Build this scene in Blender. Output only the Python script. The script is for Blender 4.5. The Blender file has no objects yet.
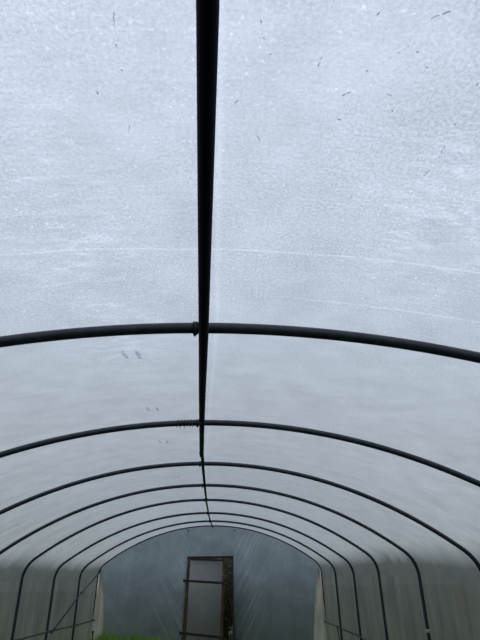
import bpy, bmesh, math, random
from mathutils import Vector, Matrix, noise
S = bpy.context.scene
C = S.collection

# ------------------------------------------------------------------ camera
EYE = 1.75
F, PITCH, YAW, ROLL = 504.36, 0.4479, 0.0532, 0.0158
cam = bpy.data.objects.new('camera', bpy.data.cameras.new('camera'))
C.objects.link(cam)
cam.data.sensor_fit = 'VERTICAL'; cam.data.sensor_height = 24.0
cam.data.lens = F / 640.0 * 24.0
cam.data.clip_start = 0.02
right = Vector((math.cos(YAW), -math.sin(YAW), 0))
fwd = Vector((math.sin(YAW)*math.cos(PITCH), math.cos(YAW)*math.cos(PITCH), math.sin(PITCH)))
up = right.cross(fwd)
r2 = right*math.cos(ROLL) - up*math.sin(ROLL)
u2 = right*math.sin(ROLL) + up*math.cos(ROLL)
m = Matrix((r2, u2, -fwd)).transposed().to_4x4()
m.translation = Vector((0, 0, EYE))
cam.matrix_world = m
S.camera = cam

# ------------------------------------------------------------------ sky (heavy overcast) and exposure
w = bpy.data.worlds.new('overcast_sky'); S.world = w; w.use_nodes = True
nt = w.node_tree; nt.nodes.clear()
tc = nt.nodes.new('ShaderNodeTexCoord'); sp = nt.nodes.new('ShaderNodeSeparateXYZ')
cl_ = nt.nodes.new('ShaderNodeClamp'); pw = nt.nodes.new('ShaderNodeMath'); pw.operation = 'POWER'; pw.inputs[1].default_value = 1.25
mxs = nt.nodes.new('ShaderNodeMix'); mxs.data_type = 'RGBA'
mxs.inputs[6].default_value = (0.44, 0.495, 0.52, 1); mxs.inputs[7].default_value = (0.93, 1.00, 1.18, 1)
bg = nt.nodes.new('ShaderNodeBackground'); ow = nt.nodes.new('ShaderNodeOutputWorld')
nt.links.new(tc.outputs['Generated'], sp.inputs[0]); nt.links.new(sp.outputs['Z'], cl_.inputs[0])
nt.links.new(cl_.outputs[0], pw.inputs[0]); nt.links.new(pw.outputs[0], mxs.inputs[0])
nt.links.new(mxs.outputs[2], bg.inputs[0]); nt.links.new(bg.outputs[0], ow.inputs[0])
bg.inputs[1].default_value = 1.0
S.view_settings.view_transform = 'Standard'; S.view_settings.look = 'None'
S.view_settings.gamma = 1.0; S.view_settings.use_curve_mapping = False
S.view_settings.exposure = 0.0

# ------------------------------------------------------------------ helpers
def link(o, parent=None):
    C.objects.link(o)
    if parent is not None: o.parent = parent
    return o
def tag(o, label=None, cat=None, group=None, kind=None):
    if label: o['label'] = label
    if cat: o['category'] = cat
    if group: o['group'] = group
    if kind: o['kind'] = kind
    return o
def obj(name, bm, mats, parent=None, smooth=True):
    me = bpy.data.meshes.new(name)
    bmesh.ops.recalc_face_normals(bm, faces=bm.faces)
    bm.to_mesh(me); bm.free()
    for m_ in (mats if isinstance(mats, (list, tuple)) else [mats]): me.materials.append(m_)
    if smooth:
        for p in me.polygons: p.use_smooth = True
    return link(bpy.data.objects.new(name, me), parent)
def empty(name, loc=(0, 0, 0), rot=(0, 0, 0)):
    o = bpy.data.objects.new(name, None); o.empty_display_size = .1
    o.location = loc; o.rotation_euler = rot
    return link(o)
def tube(bm, pts, r, n=14, cap=True):
    pts = [Vector(p) for p in pts]
    rs = r if isinstance(r, (list, tuple)) else [r]*len(pts)
    rings = []; prev = None
    for i, p in enumerate(pts):
        t = (pts[min(i+1, len(pts)-1)] - pts[max(i-1, 0)]).normalized()
        if prev is None:
            a = Vector((0, 0, 1)) if abs(t.z) < .9 else Vector((0, 1, 0))
            n1 = t.cross(a).normalized()
        else:
            n1 = (prev - t*prev.dot(t)).normalized()
        prev = n1; n2 = t.cross(n1)
        rings.append([bm.verts.new(p + (n1*math.cos(2*math.pi*k/n) + n2*math.sin(2*math.pi*k/n))*rs[i]) for k in range(n)])
    for a, b in zip(rings, rings[1:]):
        for k in range(n): bm.faces.new((a[k], a[(k+1) % n], b[(k+1) % n], b[k]))
    if cap:
        bm.faces.new(rings[0][::-1]); bm.faces.new(rings[-1])
def box(bm, c, s, rot=None, bev=0.0):
    mt = Matrix.Translation(Vector(c)) @ (rot.to_4x4() if rot else Matrix()) @ Matrix.Diagonal((*s, 1))
    g = bmesh.ops.create_cube(bm, size=1, matrix=mt)
    if bev:
        es = list({e_ for v in g['verts'] for e_ in v.link_edges})
        bmesh.ops.bevel(bm, geom=es, offset=bev, segments=2, affect='EDGES', profile=.6)
def lerp(a, b, t): return a + (b-a)*t
def interp(x, xs, ys):
    if x <= xs[0]: return ys[0]
    for i in range(len(xs)-1):
        if x <= xs[i+1]:
            t = (x-xs[i])/(xs[i+1]-xs[i]); t = t*t*(3-2*t)*.35 + t*.65
            return lerp(ys[i], ys[i+1], t)
    return ys[-1]
def nz(x, y, z=0.0): return noise.noise(Vector((x, y, z)))

# ------------------------------------------------------------------ materials
def mat(name):
    m_ = bpy.data.materials.new(name); m_.use_nodes = True; m_.node_tree.nodes.clear()
    return m_, m_.node_tree, m_.node_tree.nodes.new('ShaderNodeOutputMaterial')
class G:
    """small node-graph helper"""
    def __init__(s, nt): s.nt = nt
    def n(s, t, ins=None, **kw):
        nd = s.nt.nodes.new(t)
        for k, v in kw.items(): setattr(nd, k, v)
        for k, v in (ins or {}).items():
            if isinstance(v, bpy.types.NodeSocket): s.nt.links.new(v, nd.inputs[k])
            else: nd.inputs[k].default_value = v
        return nd
    def math(s, op, a, b=0.0, c=0.0, clamp=False):
        return s.n('ShaderNodeMath', {0: a, 1: b, 2: c}, operation=op, use_clamp=clamp).outputs[0]
    def noise(s, vec, scale, detail=4, rough=.6, dist=0.0):
        return s.n('ShaderNodeTexNoise', {'Vector': vec, 'Scale': scale, 'Detail': detail, 'Roughness': rough, 'Distortion': dist}).outputs[0]
    def mapv(s, vec, sc=(1, 1, 1), rot=(0, 0, 0), loc=(0, 0, 0)):
        return s.n('ShaderNodeMapping', {'Vector': vec, 'Scale': sc, 'Rotation': rot, 'Location': loc}).outputs[0]
    def rng(s, v, a, b, c=0.0, d=1.0):
        return s.n('ShaderNodeMapRange', {'Value': v, 'From Min': a, 'From Max': b, 'To Min': c, 'To Max': d}).outputs[0]
    def mixc(s, f, a, b):
        nd = s.nt.nodes.new('ShaderNodeMix'); nd.data_type = 'RGBA'
        for k, v in ((0, f), (6, a), (7, b)):
            if isinstance(v, bpy.types.NodeSocket): s.nt.links.new(v, nd.inputs[k])
            else: nd.inputs[k].default_value = v
        return nd.outputs[2]

def film_mat(name, tint, clear_tint, clear, kind, gloss=1.0):
    """weathered polythene: part diffusely transmitting, part clear, with a soft sheen"""
    m_, nt_, out = mat(name); g = G(nt_)
    uv = g.n('ShaderNodeUVMap').outputs[0]
    sx = g.n('ShaderNodeSeparateXYZ', {0: uv}); U, V = sx.outputs[0], sx.outputs[1]
    if kind == 'roof':
        fine = g.noise(uv, 130, 5, .8)                               # condensation grain
        fib = g.noise(g.mapv(uv, (9, 75, 1)), 1.0, 5, .65, .6)       # cross stretch lines
        blot = g.noise(uv, 5.0, 5, .6, .4)                           # drier and wetter areas
        a = g.rng(fine, .35, .68, -1, 1)
        spk = g.rng(g.noise(uv, 75, 4, .7), .58, .70, 0, .5)
        spk = g.math('MULTIPLY', spk, g.rng(g.noise(uv, 2.3, 3), .38, .60, .1, 1))
        hair = g.rng(g.noise(g.mapv(uv, (14, 60, 1), rot=(0, 0, .9)), 1.0, 5, .7, 1.5), .60, .74, 0, .16)
        wet = g.rng(g.noise(g.mapv(uv, (1, 1, 1), loc=(3.1, 7.7, 0)), 1.6, 3, .5), .38, .58, .5, 1)
        t1 = g.math('MULTIPLY', g.math('MULTIPLY', a, .27), wet)
        t2 = g.math('MULTIPLY', g.rng(fib, .35, .65, -1, 1), .03)
        t3 = g.math('ADD', g.math('ADD', spk, hair), g.math('MULTIPLY', g.rng(blot, .3, .7, -1, 1), .08))
        tot = g.math('ADD', g.math('ADD', t1, t2), t3)
        # whitened fold lines across the film and one along it beside the ridge
        wob = g.math('MULTIPLY', g.rng(g.noise(g.mapv(uv, (1.3, .2, 1)), 1.0, 2), 0, 1, -1, 1), .03)
        def fold(at, wd, amt, s, lo=None, hi=None, w_=wob):
            d = g.math('ABSOLUTE', g.math('SUBTRACT', g.math('ADD', s, w_), at))
            k = g.rng(d, 0, wd, amt, 0)
            if lo is not None:
                k = g.math('MULTIPLY', k, g.math('MULTIPLY', g.rng(U, lo, lo+.08), g.rng(U, hi, hi-.08)))
            return k
        brk = g.rng(g.noise(uv, 9, 3), .35, .55, .55, 1)
        fl = g.math('ADD', fold(1.232, .006, .26, V), fold(1.515, .006, .24, V, .30, 1.6))
        fl = g.math('ADD', fl, fold(2.50, .012, .10, V, -1.7, -.5))
        fl = g.math('ADD', fl, fold(3.02, .012, .07, V, .5, 2.1))
        fl = g.math('ADD', fl, fold(.040, .012, .13, U, w_=0.0))
        for v_, a_ in ((4.2, .09), (4.75, .12), (5.9, .12), (6.45, .10), (7.8, .12), (9.6, .1), (11.3, .1)):
            fl = g.math('ADD', fl, fold(v_, .02, a_, V))
        # scuffed drip smears
        sm = g.rng(g.noise(g.mapv(uv, (9, 26, 1), rot=(0, 0, .25)), 1.0, 6, .7, .8), .50, .68, 0, .26)
        zone = g.math('MAXIMUM', g.math('MULTIPLY', g.rng(g.math('ABSOLUTE', g.math('ADD', U, .36)), .28, .05), g.rng(g.math('ABSOLUTE', g.math('SUBTRACT', V, 1.6)), 1.2, .4)),
                         g.math('MULTIPLY', g.rng(U, .32, .55), g.rng(g.math('ABSOLUTE', g.math('SUBTRACT', V, 1.0)), .55, .15)))
        sm = g.math('MULTIPLY', sm, zone)
        tot = g.math('ADD', g.math('ADD', tot, g.math('MULTIPLY', fl, brk)), sm)
        # light algae on the low edges
        alg_dark = g.math('MULTIPLY', g.rng(g.math('ABSOLUTE', g.math('SUBTRACT', U, .25)), .9, 2.9, 0, 1.0), g.rng(g.noise(g.mapv(uv, (1.2, 6, 1)), 1, 4), .3, .7, .5, 1))
        alg_dark = g.math('MAXIMUM', alg_dark, g.rng(V, 2.0, 4.5, 0, .22))  # roof dimming with distance, painted into the film colour
        tot = g.math('SUBTRACT', tot, g.math('MULTIPLY', alg_dark, .20))
        bump = g.math('ADD', g.math('MULTIPLY', fib, .5), g.math('MULTIPLY', fine, .3))
    elif kind == 'wall':
        st = g.noise(g.mapv(uv, (.9, 13, 1)), 1.0, 6, .65, .5)
        st2 = g.noise(g.mapv(uv, (.35, 3.2, 1), loc=(4, 1, 0)), 1.0, 3, .5, .3)
        bl = g.noise(uv, 2.2, 5, .6)
        tot = g.math('ADD', g.math('MULTIPLY', g.rng(st, .3, .7, -1, 1), .17), g.math('MULTIPLY', g.rng(st2, .3, .7, -1, 1), .24))
        tot = g.math('ADD', tot, g.math('MULTIPLY', g.rng(bl, .3, .7, -1, 1), .12))
        alg_dark = g.math('MULTIPLY', g.rng(g.math('ABSOLUTE', U), 2.9, 4.6, .25, 1), g.rng(st2, .3, .65, .45, 1))
        bump = st
    else:
        st = g.noise(g.mapv(uv, (16, .8, 1)), 1.0, 5, .6, .4)
        bl = g.noise(uv, 2.0, 4, .55)
        # stretch lines pulling down from the door posts
        rx = g.mapv(uv, (1, 1, 1), rot=(0, 0, .54))
        cr = g.noise(g.mapv(rx, (15, .5, 1)), 1.0, 4, .55, .2)
        cr = g.math('MULTIPLY', g.rng(cr, .50, .66, 0, .50), g.math('MULTIPLY', g.rng(U, .52, .60), g.rng(U, 1.7, .9)))
        lx = g.mapv(uv, (1, 1, 1), rot=(0, 0, -.56))
        cl = g.noise(g.mapv(lx, (11, .45, 1), loc=(2.7, 0, 0)), 1.0, 4, .55, .2)
        cl = g.math('MULTIPLY', g.rng(cl, .54, .68, 0, .5), g.math('MULTIPLY', g.rng(U, -.68, -.76), g.rng(U, -1.7, -1.05)))
        # one long crease rising to the door head on each side
        dl = g.math('ABSOLUTE', g.math('SUBTRACT', g.math('SUBTRACT', V, g.math('MULTIPLY', U, .335)), 1.93))
        dr = g.math('ABSOLUTE', g.math('SUBTRACT', g.math('ADD', V, g.math('MULTIPLY', U, .42)), 1.86))
        c3 = g.math('ADD', g.math('MULTIPLY', g.rng(dl, 0, .035, .13, 0), g.rng(U, -.7, -.8)), g.math('MULTIPLY', g.rng(dr, 0, .03, .10, 0), g.rng(U, .6, .8)))
        tot = g.math('ADD', g.math('MULTIPLY', g.rng(st, .3, .7, -1, 1), .05), g.math('MULTIPLY', g.rng(bl, .3, .7, -1, 1), .16))
        tot = g.math('ADD', g.math('ADD', g.math('ADD', tot, cr), cl), c3)
        alg_dark = g.rng(V, 1.5, 0, 0, 1.0)
        bump = g.math('ADD', st, g.math('MULTIPLY', g.math('ADD', cr, cl), 2.0))
    val = g.math('ADD', tot, 1.0)
    if kind == 'roof':
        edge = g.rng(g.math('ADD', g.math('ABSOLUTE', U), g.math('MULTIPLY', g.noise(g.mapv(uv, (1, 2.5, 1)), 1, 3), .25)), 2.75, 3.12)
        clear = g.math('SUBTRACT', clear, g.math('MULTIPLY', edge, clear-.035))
    hs = g.mixc(alg_dark, (*tint, 1), (tint[0]*.80, tint[1]*.82, tint[2]*.68, 1))
    if kind == 'wall':
        hs = g.mixc(g.math('MULTIPLY', g.rng(g.noise(g.mapv(uv, (.8, 2.2, 1), loc=(9, 3, 0)), 1, 4), .42, .64), .55), hs, (tint[0]*.98, tint[1]*.90, tint[2]*.78, 1))
        hs = g.mixc(g.rng(g.math('ABSOLUTE', U), 3.7, 4.6, 0, .6), hs, (tint[0]*.75, tint[1]*.95, tint[2]*.66, 1))  # green glow from the grass outside, painted into the low wall tint
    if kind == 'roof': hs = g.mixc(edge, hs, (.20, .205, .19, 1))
    vm = g.n('ShaderNodeVectorMath', {0: hs}, operation='SCALE'); nt_.links.new(val, vm.inputs['Scale'])
    vm2 = g.n('ShaderNodeVectorMath', {0: (*clear_tint,)}, operation='SCALE'); nt_.links.new(val, vm2.inputs['Scale'])
    bp = g.n('ShaderNodeBump', {'Height': bump, 'Strength': .25, 'Distance': .01}).outputs[0]
    tl = g.n('ShaderNodeBsdfTranslucent', {'Color': vm.outputs[0], 'Normal': bp}).outputs[0]
    tp = g.n('ShaderNodeBsdfTransparent', {'Color': vm2.outputs[0]}).outputs[0]
    mx = g.n('ShaderNodeMixShader', {0: clear, 1: tl, 2: tp}).outputs[0]
    gl = g.n('ShaderNodeBsdfGlossy', {'Color': (.9, .9, .9, 1), 'Roughness': .38, 'Normal': bp}).outputs[0]
    ge = g.n('ShaderNodeNewGeometry')
    dt = g.n('ShaderNodeVectorMath', {0: ge.outputs['Incoming'], 1: ge.outputs['Normal']}, operation='DOT_PRODUCT').outputs['Value']
    sch = g.math('POWER', g.math('SUBTRACT', 1.0, g.math('ABSOLUTE', dt), clamp=True), 4.0)   # same from both faces: a thin sheet
    fr = g.math('ADD', g.math('MULTIPLY', sch, .5), .06)
    fm = g.math('MULTIPLY', fr, gloss, clamp=True)
    m2 = g.n('ShaderNodeMixShader', {0: fm, 1: mx, 2: gl}).outputs[0]
    nt_.links.new(m2, out.inputs[0])
    return m_
def solid(name, c1, c2, scale=8, rough=.6, metal=0.0, stretch=(1, 1, 1), bump=.2, c3=None, spec=.5):
    m_, nt_, out = mat(name); g = G(nt_)
    oc = g.n('ShaderNodeTexCoord').outputs['Object']
    n1 = g.noise(g.mapv(oc, stretch), scale, 5, .65, .3)
    col = g.mixc(g.rng(n1, .3, .7), (*c1, 1), (*c2, 1))
    if c3: col = g.mixc(g.rng(g.noise(oc, scale*.35, 3), .5, .62), col, (*c3, 1))
    bp = g.n('ShaderNodeBump', {'Height': n1, 'Strength': bump, 'Distance': .004}).outputs[0]
    b = g.n('ShaderNodeBsdfPrincipled', {'Base Color': col, 'Roughness': rough, 'Metallic': metal, 'Normal': bp, 'Specular IOR Level': spec})
    nt_.links.new(b.outputs[0], out.inputs[0]); return m_
def film_mark(name, c1, c2, scale=60, rough=.8):
    # ink or dirt so thin that the light of the film still comes through it
    m_, nt_, out = mat(name); g = G(nt_)
    oc = g.n('ShaderNodeTexCoord').outputs['Object']
    col = g.mixc(g.rng(g.noise(oc, scale, 4), .35, .65), (*c1, 1), (*c2, 1))
    nt_.links.new(g.n('ShaderNodeBsdfTransparent', {'Color': col}).outputs[0], out.inputs[0]); return m_
def leafmat(name, c1, c2):
    m_, nt_, out = mat(name); g = G(nt_)
    oi = g.n('ShaderNodeNewGeometry').outputs['Random Per Island']
    col = g.mixc(oi, (*c1, 1), (*c2, 1))
    b = g.n('ShaderNodeBsdfPrincipled', {'Base Color': col, 'Roughness': .55}).outputs[0]
    t = g.n('ShaderNodeBsdfTranslucent', {'Color': col}).outputs[0]
    nt_.links.new(g.n('ShaderNodeMixShader', {0: .3, 1: b, 2: t}).outputs[0], out.inputs[0]); return m_

M_ROOF = film_mat('roof_polythene', (.80, .83, .86), (.86, .89, .93), .45, 'roof')
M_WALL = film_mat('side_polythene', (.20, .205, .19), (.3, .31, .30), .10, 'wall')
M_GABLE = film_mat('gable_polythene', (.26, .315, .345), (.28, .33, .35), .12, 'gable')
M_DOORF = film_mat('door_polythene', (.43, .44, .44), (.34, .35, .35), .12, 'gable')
M_FLAP = film_mat('flap_polythene', (.84, .83, .77), (.5, .5, .46), .05, 'wall')
M_TUBE = solid('painted_steel_tube', (.020, .028, .038), (.045, .055, .068), 14, .36, .35, (1, 1, 1), .15)
M_TUBED = solid('dark_ridge_tube', (.001, .004, .012), (.003, .007, .018), 10, .75, .0, (1, 1, 1), .1, None, .12)
M_CLAMP = solid('blackened_clamp', (.006, .007, .010), (.02, .02, .025), 40, .6, .3)
M_GALV = solid('dull_galvanised_tube', (.22, .26, .30), (.32, .37, .41), 12, .55, .3)
M_RAIL = solid('weathered_green_rail', (.035, .05, .04), (.07, .09, .07), 9, .7)
M_WOOD = solid('stained_timber', (.045, .020, .012), (.10, .050, .028), 6, .75, 0, (6, 6, .8), .5, (.16, .10, .04))
M_WOODD = solid('dark_timber', (.018, .010, .010), (.045, .024, .020), 6, .8, 0, (.8, 6, 6), .5)
M_SOIL = solid('dark_soil', (.02, .022, .014), (.055, .05, .032), 3, .95, 0, (1, 1, 1), .8, (.03, .06, .015))
M_TURF = solid('meadow_turf', (.03, .06, .012), (.07, .11, .03), 1.2, .95, 0, (1, 1, 1), .6)
M_GRASS = leafmat('grass_blades', (.12, .30, .02), (.30, .50, .07))
M_LEAF = leafmat('bramble_leaves', (.03, .045, .012), (.13, .12, .045))
M_SHADE_SHRUB = leafmat('shade_shrub_leaves', (.014, .028, .012), (.03, .055, .022))
M_STEM = solid('bramble_stem', (.05, .028, .016), (.12, .08, .035), 20, .8)
M_INK = film_mark('faded_print', (.50, .52, .58), (.85, .87, .9), 60, .8)
M_DIRT = film_mark('leaf_dirt', (.25, .27, .30), (.7, .72, .75), 90, .9)
M_TAPE = solid('pale_tape', (.35, .37, .36), (.5, .5, .48), 30, .6)

# ------------------------------------------------------------------ tunnel geometry
HY = [1.7244, 3.533, 5.2671, 7.0516, 8.7661, 10.4918, 12.2287, 13.9705]      # hoop stations along the tunnel
HX = [-.0354, -.0814, -.1361, -.1422, -.1643, -.1455, -.1039, -.0786]        # sideways drift of each hoop
HZ = [-.0871, .0101, .0277, .0538, .0509, -.0076, -.0354, -.025]            # rise of each hoop
HW = [2.75+v for v in (.0426, -.0194, -.0456, -.0135, -.0015, .0121, .0015, .0069)]
CROWN, SHO, RB, SPL = EYE+.8824, EYE-.0632, .19, .0135
TR = .0205
def profile(W, crown, sho, off=0.0, narch=48, nleg=10):
    """half outline from crown (x=0) to foot, grown outward by off; list of (x, z, arclength)"""
    s = crown-sho; R = (W*W+s*s)/(2*s); a = math.asin(W/R); ta = a-RB/R
    pts = []
    for i in range(narch+1):
        t = ta*i/narch; pts.append(((R+off)*math.sin(t), crown-R+(R+off)*math.cos(t)))
    c = Vector((W, sho)); foot = Vector((W+SPL*sho, 0)); d = (foot-c).normalized()
    p0 = Vector((R*math.sin(ta), crown-R+R*math.cos(ta))); p1 = c+d*RB
    bez = []
    for i in range(1, 11):
        u = i/10; q = p0*(1-u)**2 + c*2*u*(1-u) + p1*u*u
        tg = ((c-p0)*(1-u) + (p1-c)*u).normalized(); nr = Vector((-tg.y, tg.x))
        if nr.x < 0: nr = -nr
        pts.append((q.x+nr.x*off, q.y+nr.y*off))
    nb = len(pts)-1
    for i in range(1, nleg+1):
        q = p1.lerp(foot, i/nleg); pts.append((q.x+off, q.y))
    out = []; L = 0
    for i, p in enumerate(pts):
        if i: L += math.hypot(p[0]-pts[i-1][0], p[1]-pts[i-1][1])
        out.append((p[0], p[1], L))
    return out, nb
def params(y):
    return interp(y, HY, HX), interp(y, HY, HZ), interp(y, HY, HW)
def section(y, off):
    ox, oz, W = params(y)
    pr, nb = profile(W, CROWN+oz, SHO+oz, off)
    return ox, pr, nb
def roof_z(x, y, off=.024):
    ox, oz, W = params(y); s = CROWN-SHO; R = (W*W+s*s)/(2*s)
    return CROWN+oz-R+math.sqrt((R+off)**2-(x-ox)**2)

# roof and side films: swept over the hoops
Y0, Y1 = -3.4, 14.02
def film_grid(name, sides, lo, hi, material, amp):
    bm = bmesh.new(); uvl = bm.loops.layers.uv.new('UVMap')
    ny = 220; rows = []; uvs = {}
    for j in range(ny+1):
        y = lerp(Y0, Y1, j/ny)
        ox, pr, nb = section(y, TR+.004)
        near = min(abs(y-h) for h in HY); k = min(near/.25, 1.0)
        row = []
        line = []
        if 'both' == sides:
            line = [(-p[0], p[1], -p[2]) for p in pr[hi(nb):0:-1]] + [(p[0], p[1], p[2]) for p in pr[0:hi(nb)+1]]
        else:
            line = [(sides*p[0], p[1], sides*p[2]) for p in pr[lo(nb):]]
        for (px, pz, u) in line:
            n_ = nz(u*.9, y*5.0, 2)*.6 + nz(u*2.5, y*11, 7)*.25
            d = k*amp*(n_*.5+.45)
            edge = min(1, abs(abs(u)-3.0)/.35)
            d += k*.010*(1-edge)*(nz(u*3, y*9, 4)+.6)
            if amp > .01: d = max(d, 0)*(min(pz/.25, 1))
            d = max(d, 0.0)
            if abs(px) < 2.45: vx, vz = px*.25/1.0, 1.0
            else: vx, vz = math.copysign(1, px), .25
            l = math.hypot(vx, vz)
            v = bm.verts.new((ox+px+vx/l*d, y, pz+vz/l*d)); row.append(v); uvs[v] = (u, y)
        rows.append(row)
    for a, b in zip(rows, rows[1:]):
        for i in range(len(a)-1):
            f = bm.faces.new((a[i], a[i+1], b[i+1], b[i]))
            for lp in f.loops: lp[uvl].uv = uvs[lp.vert]
    return bm
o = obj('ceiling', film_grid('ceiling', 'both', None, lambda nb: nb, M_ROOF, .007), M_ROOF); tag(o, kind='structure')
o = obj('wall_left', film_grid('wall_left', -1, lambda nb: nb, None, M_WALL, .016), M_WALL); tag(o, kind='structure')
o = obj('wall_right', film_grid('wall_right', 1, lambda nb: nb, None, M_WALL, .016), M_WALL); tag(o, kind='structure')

# gable film with a doorway
GY = 14.0
DX0, DX1, DZ = -.645, .475, 1.865
gox, gpr, gnb = section(HY[7], 0.0)
def gable_top(x):
    ax = abs(x-gox)
    if ax > 2.742: return 1.45
    for a, b in zip(gpr, gpr[1:]):
        if a[0] <= ax <= b[0] and b[0] > a[0]:
            return lerp(a[1], b[1], (ax-a[0])/(b[0]-a[0]))
    return 1.4
def gable_dy(x, z):
    d = .006*nz(x*9, z*1.2, 1) + .012*nz(x*2, z*2, 5)
    for sgn, x0 in ((1, DX1+.05), (-1, DX0)):
        q = (x-x0)*sgn
        if 0 < q < 1.6:
            t = q*.86-z*.51
            d += .004*math.sin(t*34+2*nz(x, z, 3))*min(q/.1, 1)*(1-q/1.6)
    return d
bm = bmesh.new(); uvl = bm.loops.layers.uv.new('UVMap')
FL = {-1: (-2.80, 1.57, -2.55), 1: (2.63, 1.46, 2.37)}      # where the gable film ends and the loose corner film begins
def gpanel(x0, x1, zb, nx, nzr):
    cols = []
    for i in range(nx+1):
        x = lerp(x0, x1, i/nx); zt = gable_top(x)+.004; c_ = []
        for j in range(nzr+1):
            z = lerp(zb, zt, j/nzr); x_ = x
            for sg, (tx, tz, fx) in FL.items():
                if z < tz:
                    xi = lerp(tx, fx, ((tz-z)/tz)**.55)+sg*.015
                    x_ = max(x_, xi) if sg < 0 else min(x_, xi)
            e_ = min(1, (zt-z)/.15, (z-zb)/.1+.0)
            c_.append(bm.verts.new((x_, GY+gable_dy(x, z)*max(e_, 0), z)))
        cols.append(c_)
    for a, b in zip(cols, cols[1:]):
        for j in range(nzr):
            f = bm.faces.new((a[j], b[j], b[j+1], a[j+1]))
            for lp in f.loops: lp[uvl].uv = (lp.vert.co.x, lp.vert.co.z)
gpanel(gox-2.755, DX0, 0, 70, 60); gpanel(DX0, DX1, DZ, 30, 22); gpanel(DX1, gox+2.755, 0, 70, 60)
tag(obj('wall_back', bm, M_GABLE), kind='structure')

# floor inside and ground outside
bm = bmesh.new(); N = 60
vs = [[bm.verts.new((lerp(-2.72, 2.62, i/24), lerp(Y0, GY, j/N), .012*nz(i*.7, j*.7)+.0)) for i in range(25)] for j in range(N+1)]
for j in range(N):
    for i in range(24): bm.faces.new((vs[j][i], vs[j][i+1], vs[j+1][i+1], vs[j+1][i]))
tag(obj('floor', bm, M_SOIL), kind='structure')
bm = bmesh.new(); N = 40
vs = [[bm.verts.new((lerp(-30, 30, i/N), lerp(-25, 45, j/N), -.04)) for i in range(N+1)] for j in range(N+1)]
for j in range(N):
    for i in range(N): bm.faces.new((vs[j][i], vs[j][i+1], vs[j+1][i+1], vs[j+1][i]))
tag(obj('ground', bm, M_TURF), kind='structure')

# ------------------------------------------------------------------ hoops
LBL = ['nearest thick dark steel hoop arching across the film, first from the camera',
       'second dark steel hoop from the camera, with wire ties hanging left of the ridge',
       'third dark steel hoop from the camera, its right shoulder at the picture edge',
       'fourth dark steel hoop, whose right leg carries a pale tape band',
       'fifth hoop from the camera, its left leg standing nearest the left picture edge',
       'sixth hoop from the camera, where the diagonal brace meets the left rail',
       'last full dark hoop before the hoop framing the end wall',
       'farthest thin dark hoop framing the top of the end wall film']
for k in range(8):
    o = empty('tunnel_hoop', (HX[k], HY[k], 0))
    tag(o, LBL[k], 'hoop', 'steel hoops carrying the polythene')
    pr, nb = profile(HW[k], CROWN+HZ[k], SHO+HZ[k])
    rad = TR if k < 7 else .016
    jx = -.045
    for sg, nm in ((-1, 'half_hoop'), (1, 'half_hoop')):
        bm = bmesh.new()
        pts = [(sg*p[0], 0, p[1]) for p in pr]
        if sg == 1: pts = [(jx, 0, pts[0][2])]+pts if jx < 0 else pts
        else: pts = [(jx, 0, pts[0][2])]+pts[1:]
        tube(bm, pts, rad, 16)
        obj(nm, bm, M_TUBE, o)
    # joint collar left of the ridge, with its bolt
    rx = [-.0452, -.0928, -.1188, -.1277, -.1307, -.1104, -.0749, -.0332][k]-HX[k]
    cx = rx-.030
    bm = bmesh.new(); zc = pr[0][1]-.0002
    tube(bm, [(cx-.010, 0, zc), (cx+.009, 0, zc)], rad+.004, 16)
    cl = obj('joint_collar', bm, M_CLAMP, o)
    bm = bmesh.new(); tube(bm, [(cx-.002, -.004, zc-rad-.014), (cx-.002, -.004, zc-rad+.0)], .0045, 6); tube(bm, [(cx-.002, -.004, zc-rad-.010), (cx-.002, -.004, zc-rad-.004)], .007, 6)
    b_ = obj('bolt', bm, M_CLAMP, cl); 
    if k == 1:
        random.seed(4)
        for q in range(6):
            bm = bmesh.new(); x_ = cx-.03-.022*q
            ring = [(x_+.006*math.sin(a*.5), (rad+.003)*math.cos(a), zc+(rad+.003)*math.sin(a)) for a in [i*math.pi/9 for i in range(19)]]
            tube(bm, ring, .0022, 6)
            tl_ = random.uniform(.003, .018)
            tube(bm, [(x_, -.008, zc-rad-.001), (x_+random.uniform(-.01, .01), -.01, zc-rad-.004-tl_)], .0025, 6)
            obj('wire_tie', bm, M_CLAMP, o)
    if k == 3:
        bm = bmesh.new(); z_ = .966; xx = interp(-z_, [-SHO, 0], [HW[3], HW[3]+SPL*SHO])
        xx = HW[3]+SPL*(SHO+HZ[3]-z_)
        tube(bm, [(xx, 0, z_-.018), (xx, 0, z_+.018)], rad+.0035, 16)
        b_ = obj('tape_band', bm, M_TAPE, o); b_['label'] = 'pale tape band around the leg'

# ------------------------------------------------------------------ ridge pole
RX = [-.0452, -.0928, -.1188, -.1277, -.1307, -.1104, -.0749, -.0332]
RZ = [CROWN+HZ[k]-.0415 for k in range(8)]
o = empty('ridge_pole', (0, 0, 0))
tag(o, 'long near-black ridge tube running under all hoops along the roof centre', 'pole')
RR1, RR2 = .0182, .0150
bm = bmesh.new()
tube(bm, [(.03, -2.6, 2.515), (-.0163, .5108, 2.527), (-.0452, HY[0], RZ[0]), (-.0452-.024, 2.6, (RZ[0]+RZ[1])/2), (RX[1], HY[1], RZ[1]), (-.1165, 4.55, lerp(RZ[1], RZ[2], .6))], RR1, 18)
obj('ridge_tube', bm, M_TUBED, o)
bm = bmesh.new()
tube(bm, [(-.1165, 4.50, lerp(RZ[1], RZ[2], .6)), (-.112, 4.72, lerp(RZ[1], RZ[2], .68)+.003)]+[(RX[k], HY[k], RZ[k]+.004) for k in range(2, 8)], [RR2]*8, 16)
obj('ridge_tube', bm, M_TUBED, o)
bm = bmesh.new(); tube(bm, [(-.1165, 4.44, lerp(RZ[1], RZ[2], .57)), (-.1160, 4.60, lerp(RZ[1], RZ[2], .63))], RR1+.0008, 18)
obj('joint_sleeve', bm, M_CLAMP, o)
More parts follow.
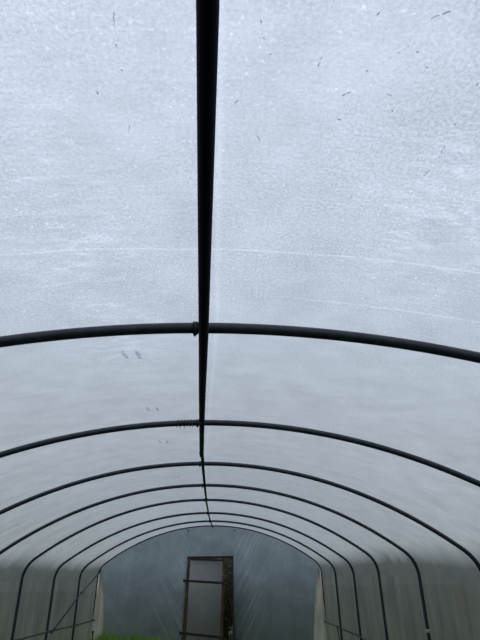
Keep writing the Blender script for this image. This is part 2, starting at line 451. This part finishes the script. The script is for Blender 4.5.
# ------------------------------------------------------------------ side rails, brace, posts
def rail(name, pts, r, m_, label, cat='rail', clips=()):
    o = empty(name, pts[0]); b = Vector(pts[0])
    tag(o, label, cat)
    bm = bmesh.new(); tube(bm, [Vector(p)-b for p in pts], r, 12); obj('rail_tube', bm, m_, o)
    for c_ in clips:
        bm = bmesh.new(); c_ = Vector(c_)-b
        tube(bm, [c_+Vector((0, -.022, 0)), c_+Vector((0, .022, 0))], r+.004, 12); obj('clip', bm, M_CLAMP, o)
    return o
def legx(k, z, sg): return HX[k]+sg*(HW[k]+SPL*(SHO+HZ[k]-z))
def inn(k, z, sg, off=.043): return legx(k, z, sg)-sg*off
pts = [(inn(k, z, -1), HY[k], z) for k, z in ((3, .80), (4, .77), (5, .705), (6, .63))] + [(inn(7, .575, -1, .05), HY[7]-.15, .58)]
rail('side_rail', pts, .0145, M_RAIL, 'dull green rail along the left side, low across the far hoop legs', clips=pts)
pts = [(inn(k, z, 1), HY[k], z) for k, z in ((4, .52), (5, .535), (6, .49))] + [(inn(7, .44, 1, .05), HY[7]-.15, .45)]
rail('side_rail', pts, .0135, M_TUBE, 'thin dark rail low along the right side near the end wall', clips=pts)
a = Vector((inn(7, 1.56, -1, .075), HY[7]-.06, 1.60)); b = Vector((inn(5, .70, -1, .080), HY[5], .68)); mid = a.lerp(b, .5); mid.z = 1.22; mid.x = inn(6, 1.2, -1, .078)
rail('diagonal_brace', [a, mid, b], .0145, M_TUBE, 'slanting dark brace from the far left shoulder down to the sixth hoop', 'brace', clips=[mid])
rail('corner_brace', [(inn(6, .50, 1, .075), HY[6], .52), (inn(6, .30, 1, .10), HY[6]-.35, .22), (inn(6, .1, 1, .12), HY[6]-.5, .0)], .013, M_TUBE, 'short dark strut kinking down beside the foot of the seventh hoop, right side', 'brace')
def post(x0, x1, ztop, label):
    o = empty('gable_post', (x1, GY-.035, 0)); tag(o, label, 'post', 'posts framing the end doorway')
    bm = bmesh.new(); tube(bm, [(0, 0, 0), (x0-x1, 0, ztop)], .027, 14); obj('post_tube', bm, M_GALV, o)
    bm = bmesh.new(); tube(bm, [(x0-x1, 0, ztop-.06), (x0-x1, 0, ztop+.0)], .030, 14); obj('top_bracket', bm, M_GALV, o)
    return o
post(-.6714, -.725, 2.545, 'slim grey steel post left of the doorway rising to the end hoop')
post(.5206, .512, 2.54, 'slim grey steel post right of the doorway rising to the end hoop')

# ------------------------------------------------------------------ doorway
o = empty('door_header', (-.09, GY-.04, 1.875)); tag(o, 'brown timber header across the top of the end doorway', 'beam')
bm = bmesh.new(); box(bm, (0, 0, 0), (1.135, .045, .045), bev=.004); obj('beam', bm, M_WOODD, o, False)
bm = bmesh.new(); box(bm, (0, .0, .030), (1.135, .05, .012), bev=.002); obj('cap_strip', bm, M_GALV, o, False)
o = empty('door_jamb', (.462, GY-.04, 0)); tag(o, 'dark timber jamb on the right edge of the end doorway', 'jamb')
bm = bmesh.new(); box(bm, (0, 0, .925), (.028, .045, 1.85), bev=.003); obj('jamb_post', bm, M_WOODD, o, False)

d = empty('door_1', (-.645, GY-.085, 1.862))
d.rotation_mode = 'ZYX'
d.matrix_world = Matrix.Translation((-.645, GY-.085, 1.862)) @ Matrix.Rotation(math.radians(-26), 4, 'Z') @ Matrix.Rotation(math.radians(2.8), 4, 'Y')
tag(d, kind='structure')
DW, DH = 1.02, 1.74
for x in (.03, DW-.03):
    bm = bmesh.new(); box(bm, (x, 0, -DH/2), (.060, .04, DH), bev=.004); obj('stile', bm, M_WOOD, d, False)
for z in (-.022, -.50, -1.60):
    bm = bmesh.new(); box(bm, (DW/2, -.022 if z < -.1 else 0, z), (DW-.0 if z < -.1 else DW-.12, .03, .052 if z < -.1 else .04), bev=.003); obj('crossbar', bm, M_WOODD, d, False)
for z in (-.50, -1.60):
    bm = bmesh.new(); box(bm, (-.035, -.022, z), (.09, .02, .045), bev=.003)
    tube(bm, [(-.075, -.012, z-.04), (-.075, -.012, z+.04)], .013, 10); obj('hinge', bm, M_CLAMP, d, False)
bm = bmesh.new(); uvl = bm.loops.layers.uv.new('UVMap'); nx_, nz_ = 20, 34
vs = [[bm.verts.new((lerp(.02, DW-.02, i/nx_), .024+.006*nz(i*.35, j*.1, 9), lerp(-DH+.01, -.01, j/nz_))) for i in range(nx_+1)] for j in range(nz_+1)]
for j in range(nz_):
    for i in range(nx_):
        f = bm.faces.new((vs[j][i], vs[j][i+1], vs[j+1][i+1], vs[j+1][i]))
        for lp in f.loops: lp[uvl].uv = (lp.vert.co.x-.5, lp.vert.co.z+1.9)
obj('door_sheet', bm, M_DOORF, d)

# ------------------------------------------------------------------ loose film flaps in the two far corners
def flap(sg, top, foot_in, foot_out, label):
    o = empty('film_flap', top); tag(o, label, 'film flap')
    bm = bmesh.new(); uvl = bm.loops.layers.uv.new('UVMap'); n, k = 60, 16; rows = []
    T = Vector(top)
    for j in range(n+1):
        t = j/n; z = lerp(top[2], .02, t)
        wgt = min(1, t*1.0+.05)
        xi = lerp(top[0], foot_in[0], t**.55); xo = lerp(top[0], foot_out[0], max(0, (t-.22)/.78)**.6)
        row = []
        for i in range(k+1):
            s = i/k; x = lerp(xi, xo, s)
            y = lerp(foot_in[1], foot_out[1], min(1, s*1.7)) + .008*wgt*math.sin(s*11+t*1.5) + .006*nz(x*12, z*2, 4)
            row.append(bm.verts.new(Vector((x, y, z))-T))
        rows.append(row)
    for a, b in zip(rows, rows[1:]):
        for i in range(k):
            f = bm.faces.new((a[i], a[i+1], b[i+1], b[i]))
            for lp in f.loops: lp[uvl].uv = (lp.vert.co.z+2.0, lp.vert.co.x*2)
    obj('hanging_sheet', bm, M_FLAP, o)
    bm = bmesh.new(); uvl = bm.loops.layers.uv.new('UVMap'); rows = []
    for j in range(13):
        z = lerp(.01, top[2]+.10, j/12); t = max(0, (top[2]-z)/top[2]); xi = lerp(top[0], foot_in[0], t**.55)
        rows.append([bm.verts.new(Vector((lerp(foot_out[0], xi+(.0 if z < top[2] else -sg*.03), i/5), GY+.004, z))-T) for i in range(6)])
    for a, b in zip(rows, rows[1:]):
        for i in range(5):
            f = bm.faces.new((a[i], a[i+1], b[i+1], b[i]))
            for lp in f.loops: lp[uvl].uv = (lp.vert.co.z+2.0, lp.vert.co.x*2)
    obj('back_fold', bm, M_FLAP, o)
flap(-1, (-2.79, GY-.03, 1.58), (-2.55, GY-.03), (-2.869, GY-.095), 'loose beige film hanging in folds in the far left corner')
flap(1, (2.63, GY-.03, 1.48), (2.37, GY-.03), (2.711, GY-.095), 'loose brownish film hanging in folds in the far right corner')
o = empty('corner_peg', (-2.745, GY-.42, .30)); tag(o, 'small dark peg standing in the grass below the left flap', 'peg')
bm = bmesh.new(); tube(bm, [(0, 0, -.3), (0, 0, .07)], [.022, .018], 10); tube(bm, [(0, 0, .06), (0, 0, .085)], [.028, .026], 10); obj('peg_shaft', bm, M_CLAMP, o)

# ------------------------------------------------------------------ grass inside the far end
def blade(bm, p, h, w_, lean, az):
    d_ = Vector((math.cos(az), math.sin(az), 0)); s_ = Vector((-d_.y, d_.x, 0)) * w_
    p = Vector(p); last = None
    for t in (0, .45, .8, 1):
        c_ = p + Vector((0, 0, h*t*(1-.15*t*lean))) + d_*lean*h*t*t*.6
        ww = s_*(1-t)**.7*.5
        cur = (bm.verts.new(c_-ww), bm.verts.new(c_+ww)) if t < 1 else (bm.verts.new(c_),)
        if last:
            bm.faces.new((last[0], last[1], cur[1], cur[0]) if len(cur) == 2 else (last[0], last[1], cur[0]))
        last = cur
random.seed(7); bm = bmesh.new()
for i in range(9000):
    x = random.uniform(-2.66, -.3); y = random.uniform(11.6, 13.78)
    hh = interp(x, [-2.7, -2.2, -1.4, -.8, -.3], [.44, .42, .32, .22, .12])*(.75+.5*(nz(x*3, y*3)+.3))
    if y < 12.6: hh *= .6
    if random.random() > min(1, (y-11.6+.6*nz(x*2, 3))/1.2+.05) or random.random() > min(1, (-.3-x)/.5+.1): continue
    if -.75 < x < .4 and y > 13.1: continue
    blade(bm, (x, y, 0), hh*random.uniform(.6, 1.1), random.uniform(.006, .014), random.uniform(.1, .9), random.uniform(0, 6.28))
o = obj('grass', bm, M_GRASS); tag(o, 'bright green grass growing at the foot of the end wall', 'grass', kind='stuff')

# ------------------------------------------------------------------ vegetation outside the doorway
def leaf(bm, p, s_, rnd):
    q = Matrix.Rotation(rnd.uniform(0, 6.28), 3, 'Z') @ Matrix.Rotation(rnd.uniform(-1.2, 1.2), 3, 'X')
    vs_ = [bm.verts.new(Vector(p)+q @ Vector(c_)*s_) for c_ in ((0, -.1, 0), (.34, .3, .06), (.26, .75, .02), (0, 1.1, -.1), (-.26, .75, .02), (-.34, .3, .06))]
    bm.faces.new(vs_)
o = empty('bramble_bush', (.30, GY+.45, -.04)); tag(o, 'dark bramble thicket seen through the gap beside the open door', 'bush')
rnd = random.Random(3); bm = bmesh.new(); bl = bmesh.new()
for i in range(46):
    x = rnd.uniform(-.75, .55); y = rnd.uniform(-.22, .35); h = rnd.uniform(1.3, 2.3); az = rnd.uniform(0, 6.28); ln = rnd.uniform(.1, .5)
    pts = [(x+ln*math.cos(az)*t*t*.8, y+ln*math.sin(az)*t*t*.25, h*t*(1-.15*t*ln)) for t in [j/7 for j in range(8)]]
    tube(bm, pts, [.010*(1-.7*j/7) for j in range(8)], 6)
    for q in range(46):
        t = rnd.uniform(.08, 1); p = Vector(pts[int(t*7)])+Vector((rnd.gauss(0, .06), rnd.gauss(0, .05), rnd.gauss(0, .07)))
        if p.y > -.30: leaf(bl, p, rnd.uniform(.04, .085), rnd)
obj('stems', bm, M_STEM, o); obj('leaves', bl, M_LEAF, o)
def add_shade_shrub(x, y, w_, d_, h, seed, label):  # unseen shrubs, added to shade the end film and darken the door gap
    o = empty('shade_shrub', (x, y, -.04)); tag(o, label, 'shrub', 'added shrubs shading the end wall')
    rnd = random.Random(seed); bm = bmesh.new()
    g_ = bmesh.ops.create_icosphere(bm, subdivisions=4, radius=1)
    for v in bm.verts:
        n_ = 1+.18*noise.noise(v.co*2.2+Vector((seed, 0, 0)))+.08*noise.noise(v.co*6)
        v.co = Vector((v.co.x*w_/2*n_*.9, v.co.y*d_/2*n_*.9, max(0, h/2+v.co.z*h/2*n_*.94)))
    surf = [(v.co.copy()) for v in bm.verts]
    obj('inner_growth', bm, M_SHADE_SHRUB, o)
    bm = bmesh.new()
    for s_ in surf:
        for q in range(2): leaf(bm, s_*rnd.uniform(.97, 1.08)+Vector((0, 0, .01)), rnd.uniform(.08, .15), rnd)
    obj('leaves', bm, M_SHADE_SHRUB, o)
add_shade_shrub(-2.15, GY+1.9, 2.2, 1.6, 1.75, 1, 'added dark shrub shading the end film left of the door')
add_shade_shrub(.05, GY+1.9, 1.9, 1.6, 2.25, 2, 'added dark shrub beyond the brambles, darkening the doorway gap')
add_shade_shrub(2.25, GY+1.8, 2.2, 1.6, 1.65, 3, 'added dark shrub shading the end film right of the door')

# ------------------------------------------------------------------ printing and specks on the roof film (surface marks of the film itself)
DIRT = [(-0.168,0.528,-0.177,0.561), (-0.176,0.586,-0.174,0.597), (-0.228,0.684,-0.227,0.694), (-0.180,0.764,-0.182,0.788), (-0.174,0.636,-0.173,0.643), (0.070,0.536,0.074,0.543), (0.077,0.566,0.083,0.573), (0.093,0.596,0.095,0.599), (0.182,0.608,0.181,0.620), (0.185,0.596,0.183,0.603), (0.040,0.696,0.035,0.713), (0.084,0.785,0.096,0.807), (0.238,0.676,0.245,0.669), (0.245,0.669,0.256,0.665), (0.241,0.729,0.251,0.735), (0.259,0.516,0.263,0.508), (0.348,0.513,0.362,0.505), (0.362,0.505,0.376,0.498), (0.314,0.579,0.318,0.576), (0.345,0.572,0.350,0.576), (0.269,0.621,0.274,0.614), (0.323,0.664,0.334,0.669), (0.476,0.629,0.476,0.620), (0.479,0.811,0.480,0.802), (0.480,0.802,0.476,0.762), (0.473,0.715,0.478,0.723), (0.470,0.868,0.475,0.845), (0.349,0.813,0.346,0.808), (0.327,0.981,0.327,0.951), (0.342,0.699,0.347,0.704), (0.372,0.601,0.378,0.603)]
bm = bmesh.new()
def mark(pts, wd, mi, dz=.004):
    rnd_ = random.Random(len(bm.verts)); n = len(pts); prev = None
    for i, (x, y) in enumerate(pts):
        a = Vector(pts[max(i-1, 0)]); b_ = Vector(pts[min(i+1, n-1)]); t = (b_-a).normalized(); s_ = Vector((-t.y, t.x))*wd*(rnd_.uniform(.6, 1) if 0 < i < n-1 else .35)
        cur = []
        for q in (-1, 1):
            px, py = x+s_.x*q, y+s_.y*q
            cur.append(bm.verts.new((px, py, roof_z(px, py, TR)-dz)))
        if prev:
            f = bm.faces.new((prev[0], prev[1], cur[1], cur[0])); f.material_index = mi
        prev = cur
for (x0, y0, x1, y1) in DIRT:
    n = 5; L = math.hypot(x1-x0, y1-y0); rnd = random.Random(int(x0*1000)+int(y0*7000))
    mark([(lerp(x0, x1, i/n)+rnd.gauss(0, L*.05), lerp(y0, y1, i/n)+rnd.gauss(0, L*.05)) for i in range(n)], .0012 if L > .02 else .0016, 1)
for k in range(8):
    y = 2.05+1.075*k; x = params(y)[0]-.325
    mark([(x-.028, y-.055), (x-.024, y), (x-.020, y+.05)], .012, 0)
    mark([(x-.040, y-.055), (x-.014, y-.055)], .010, 0)
    mark([(x+.030, y-.055), (x+.032, y), (x+.034, y+.06)], .013, 0)
    mark([(x+.022, y+.055), (x+.052, y+.06)], .012, 0)
mark([(1.42, 6.32), (1.50, 6.36)], .012, 0); mark([(1.56, 6.02), (1.64, 6.05)], .014, 0)
o = obj('film_print', bm, [M_INK, M_DIRT], None)
o.parent = bpy.data.objects['ceiling']; o['label'] = 'faded print and stuck specks on the film'
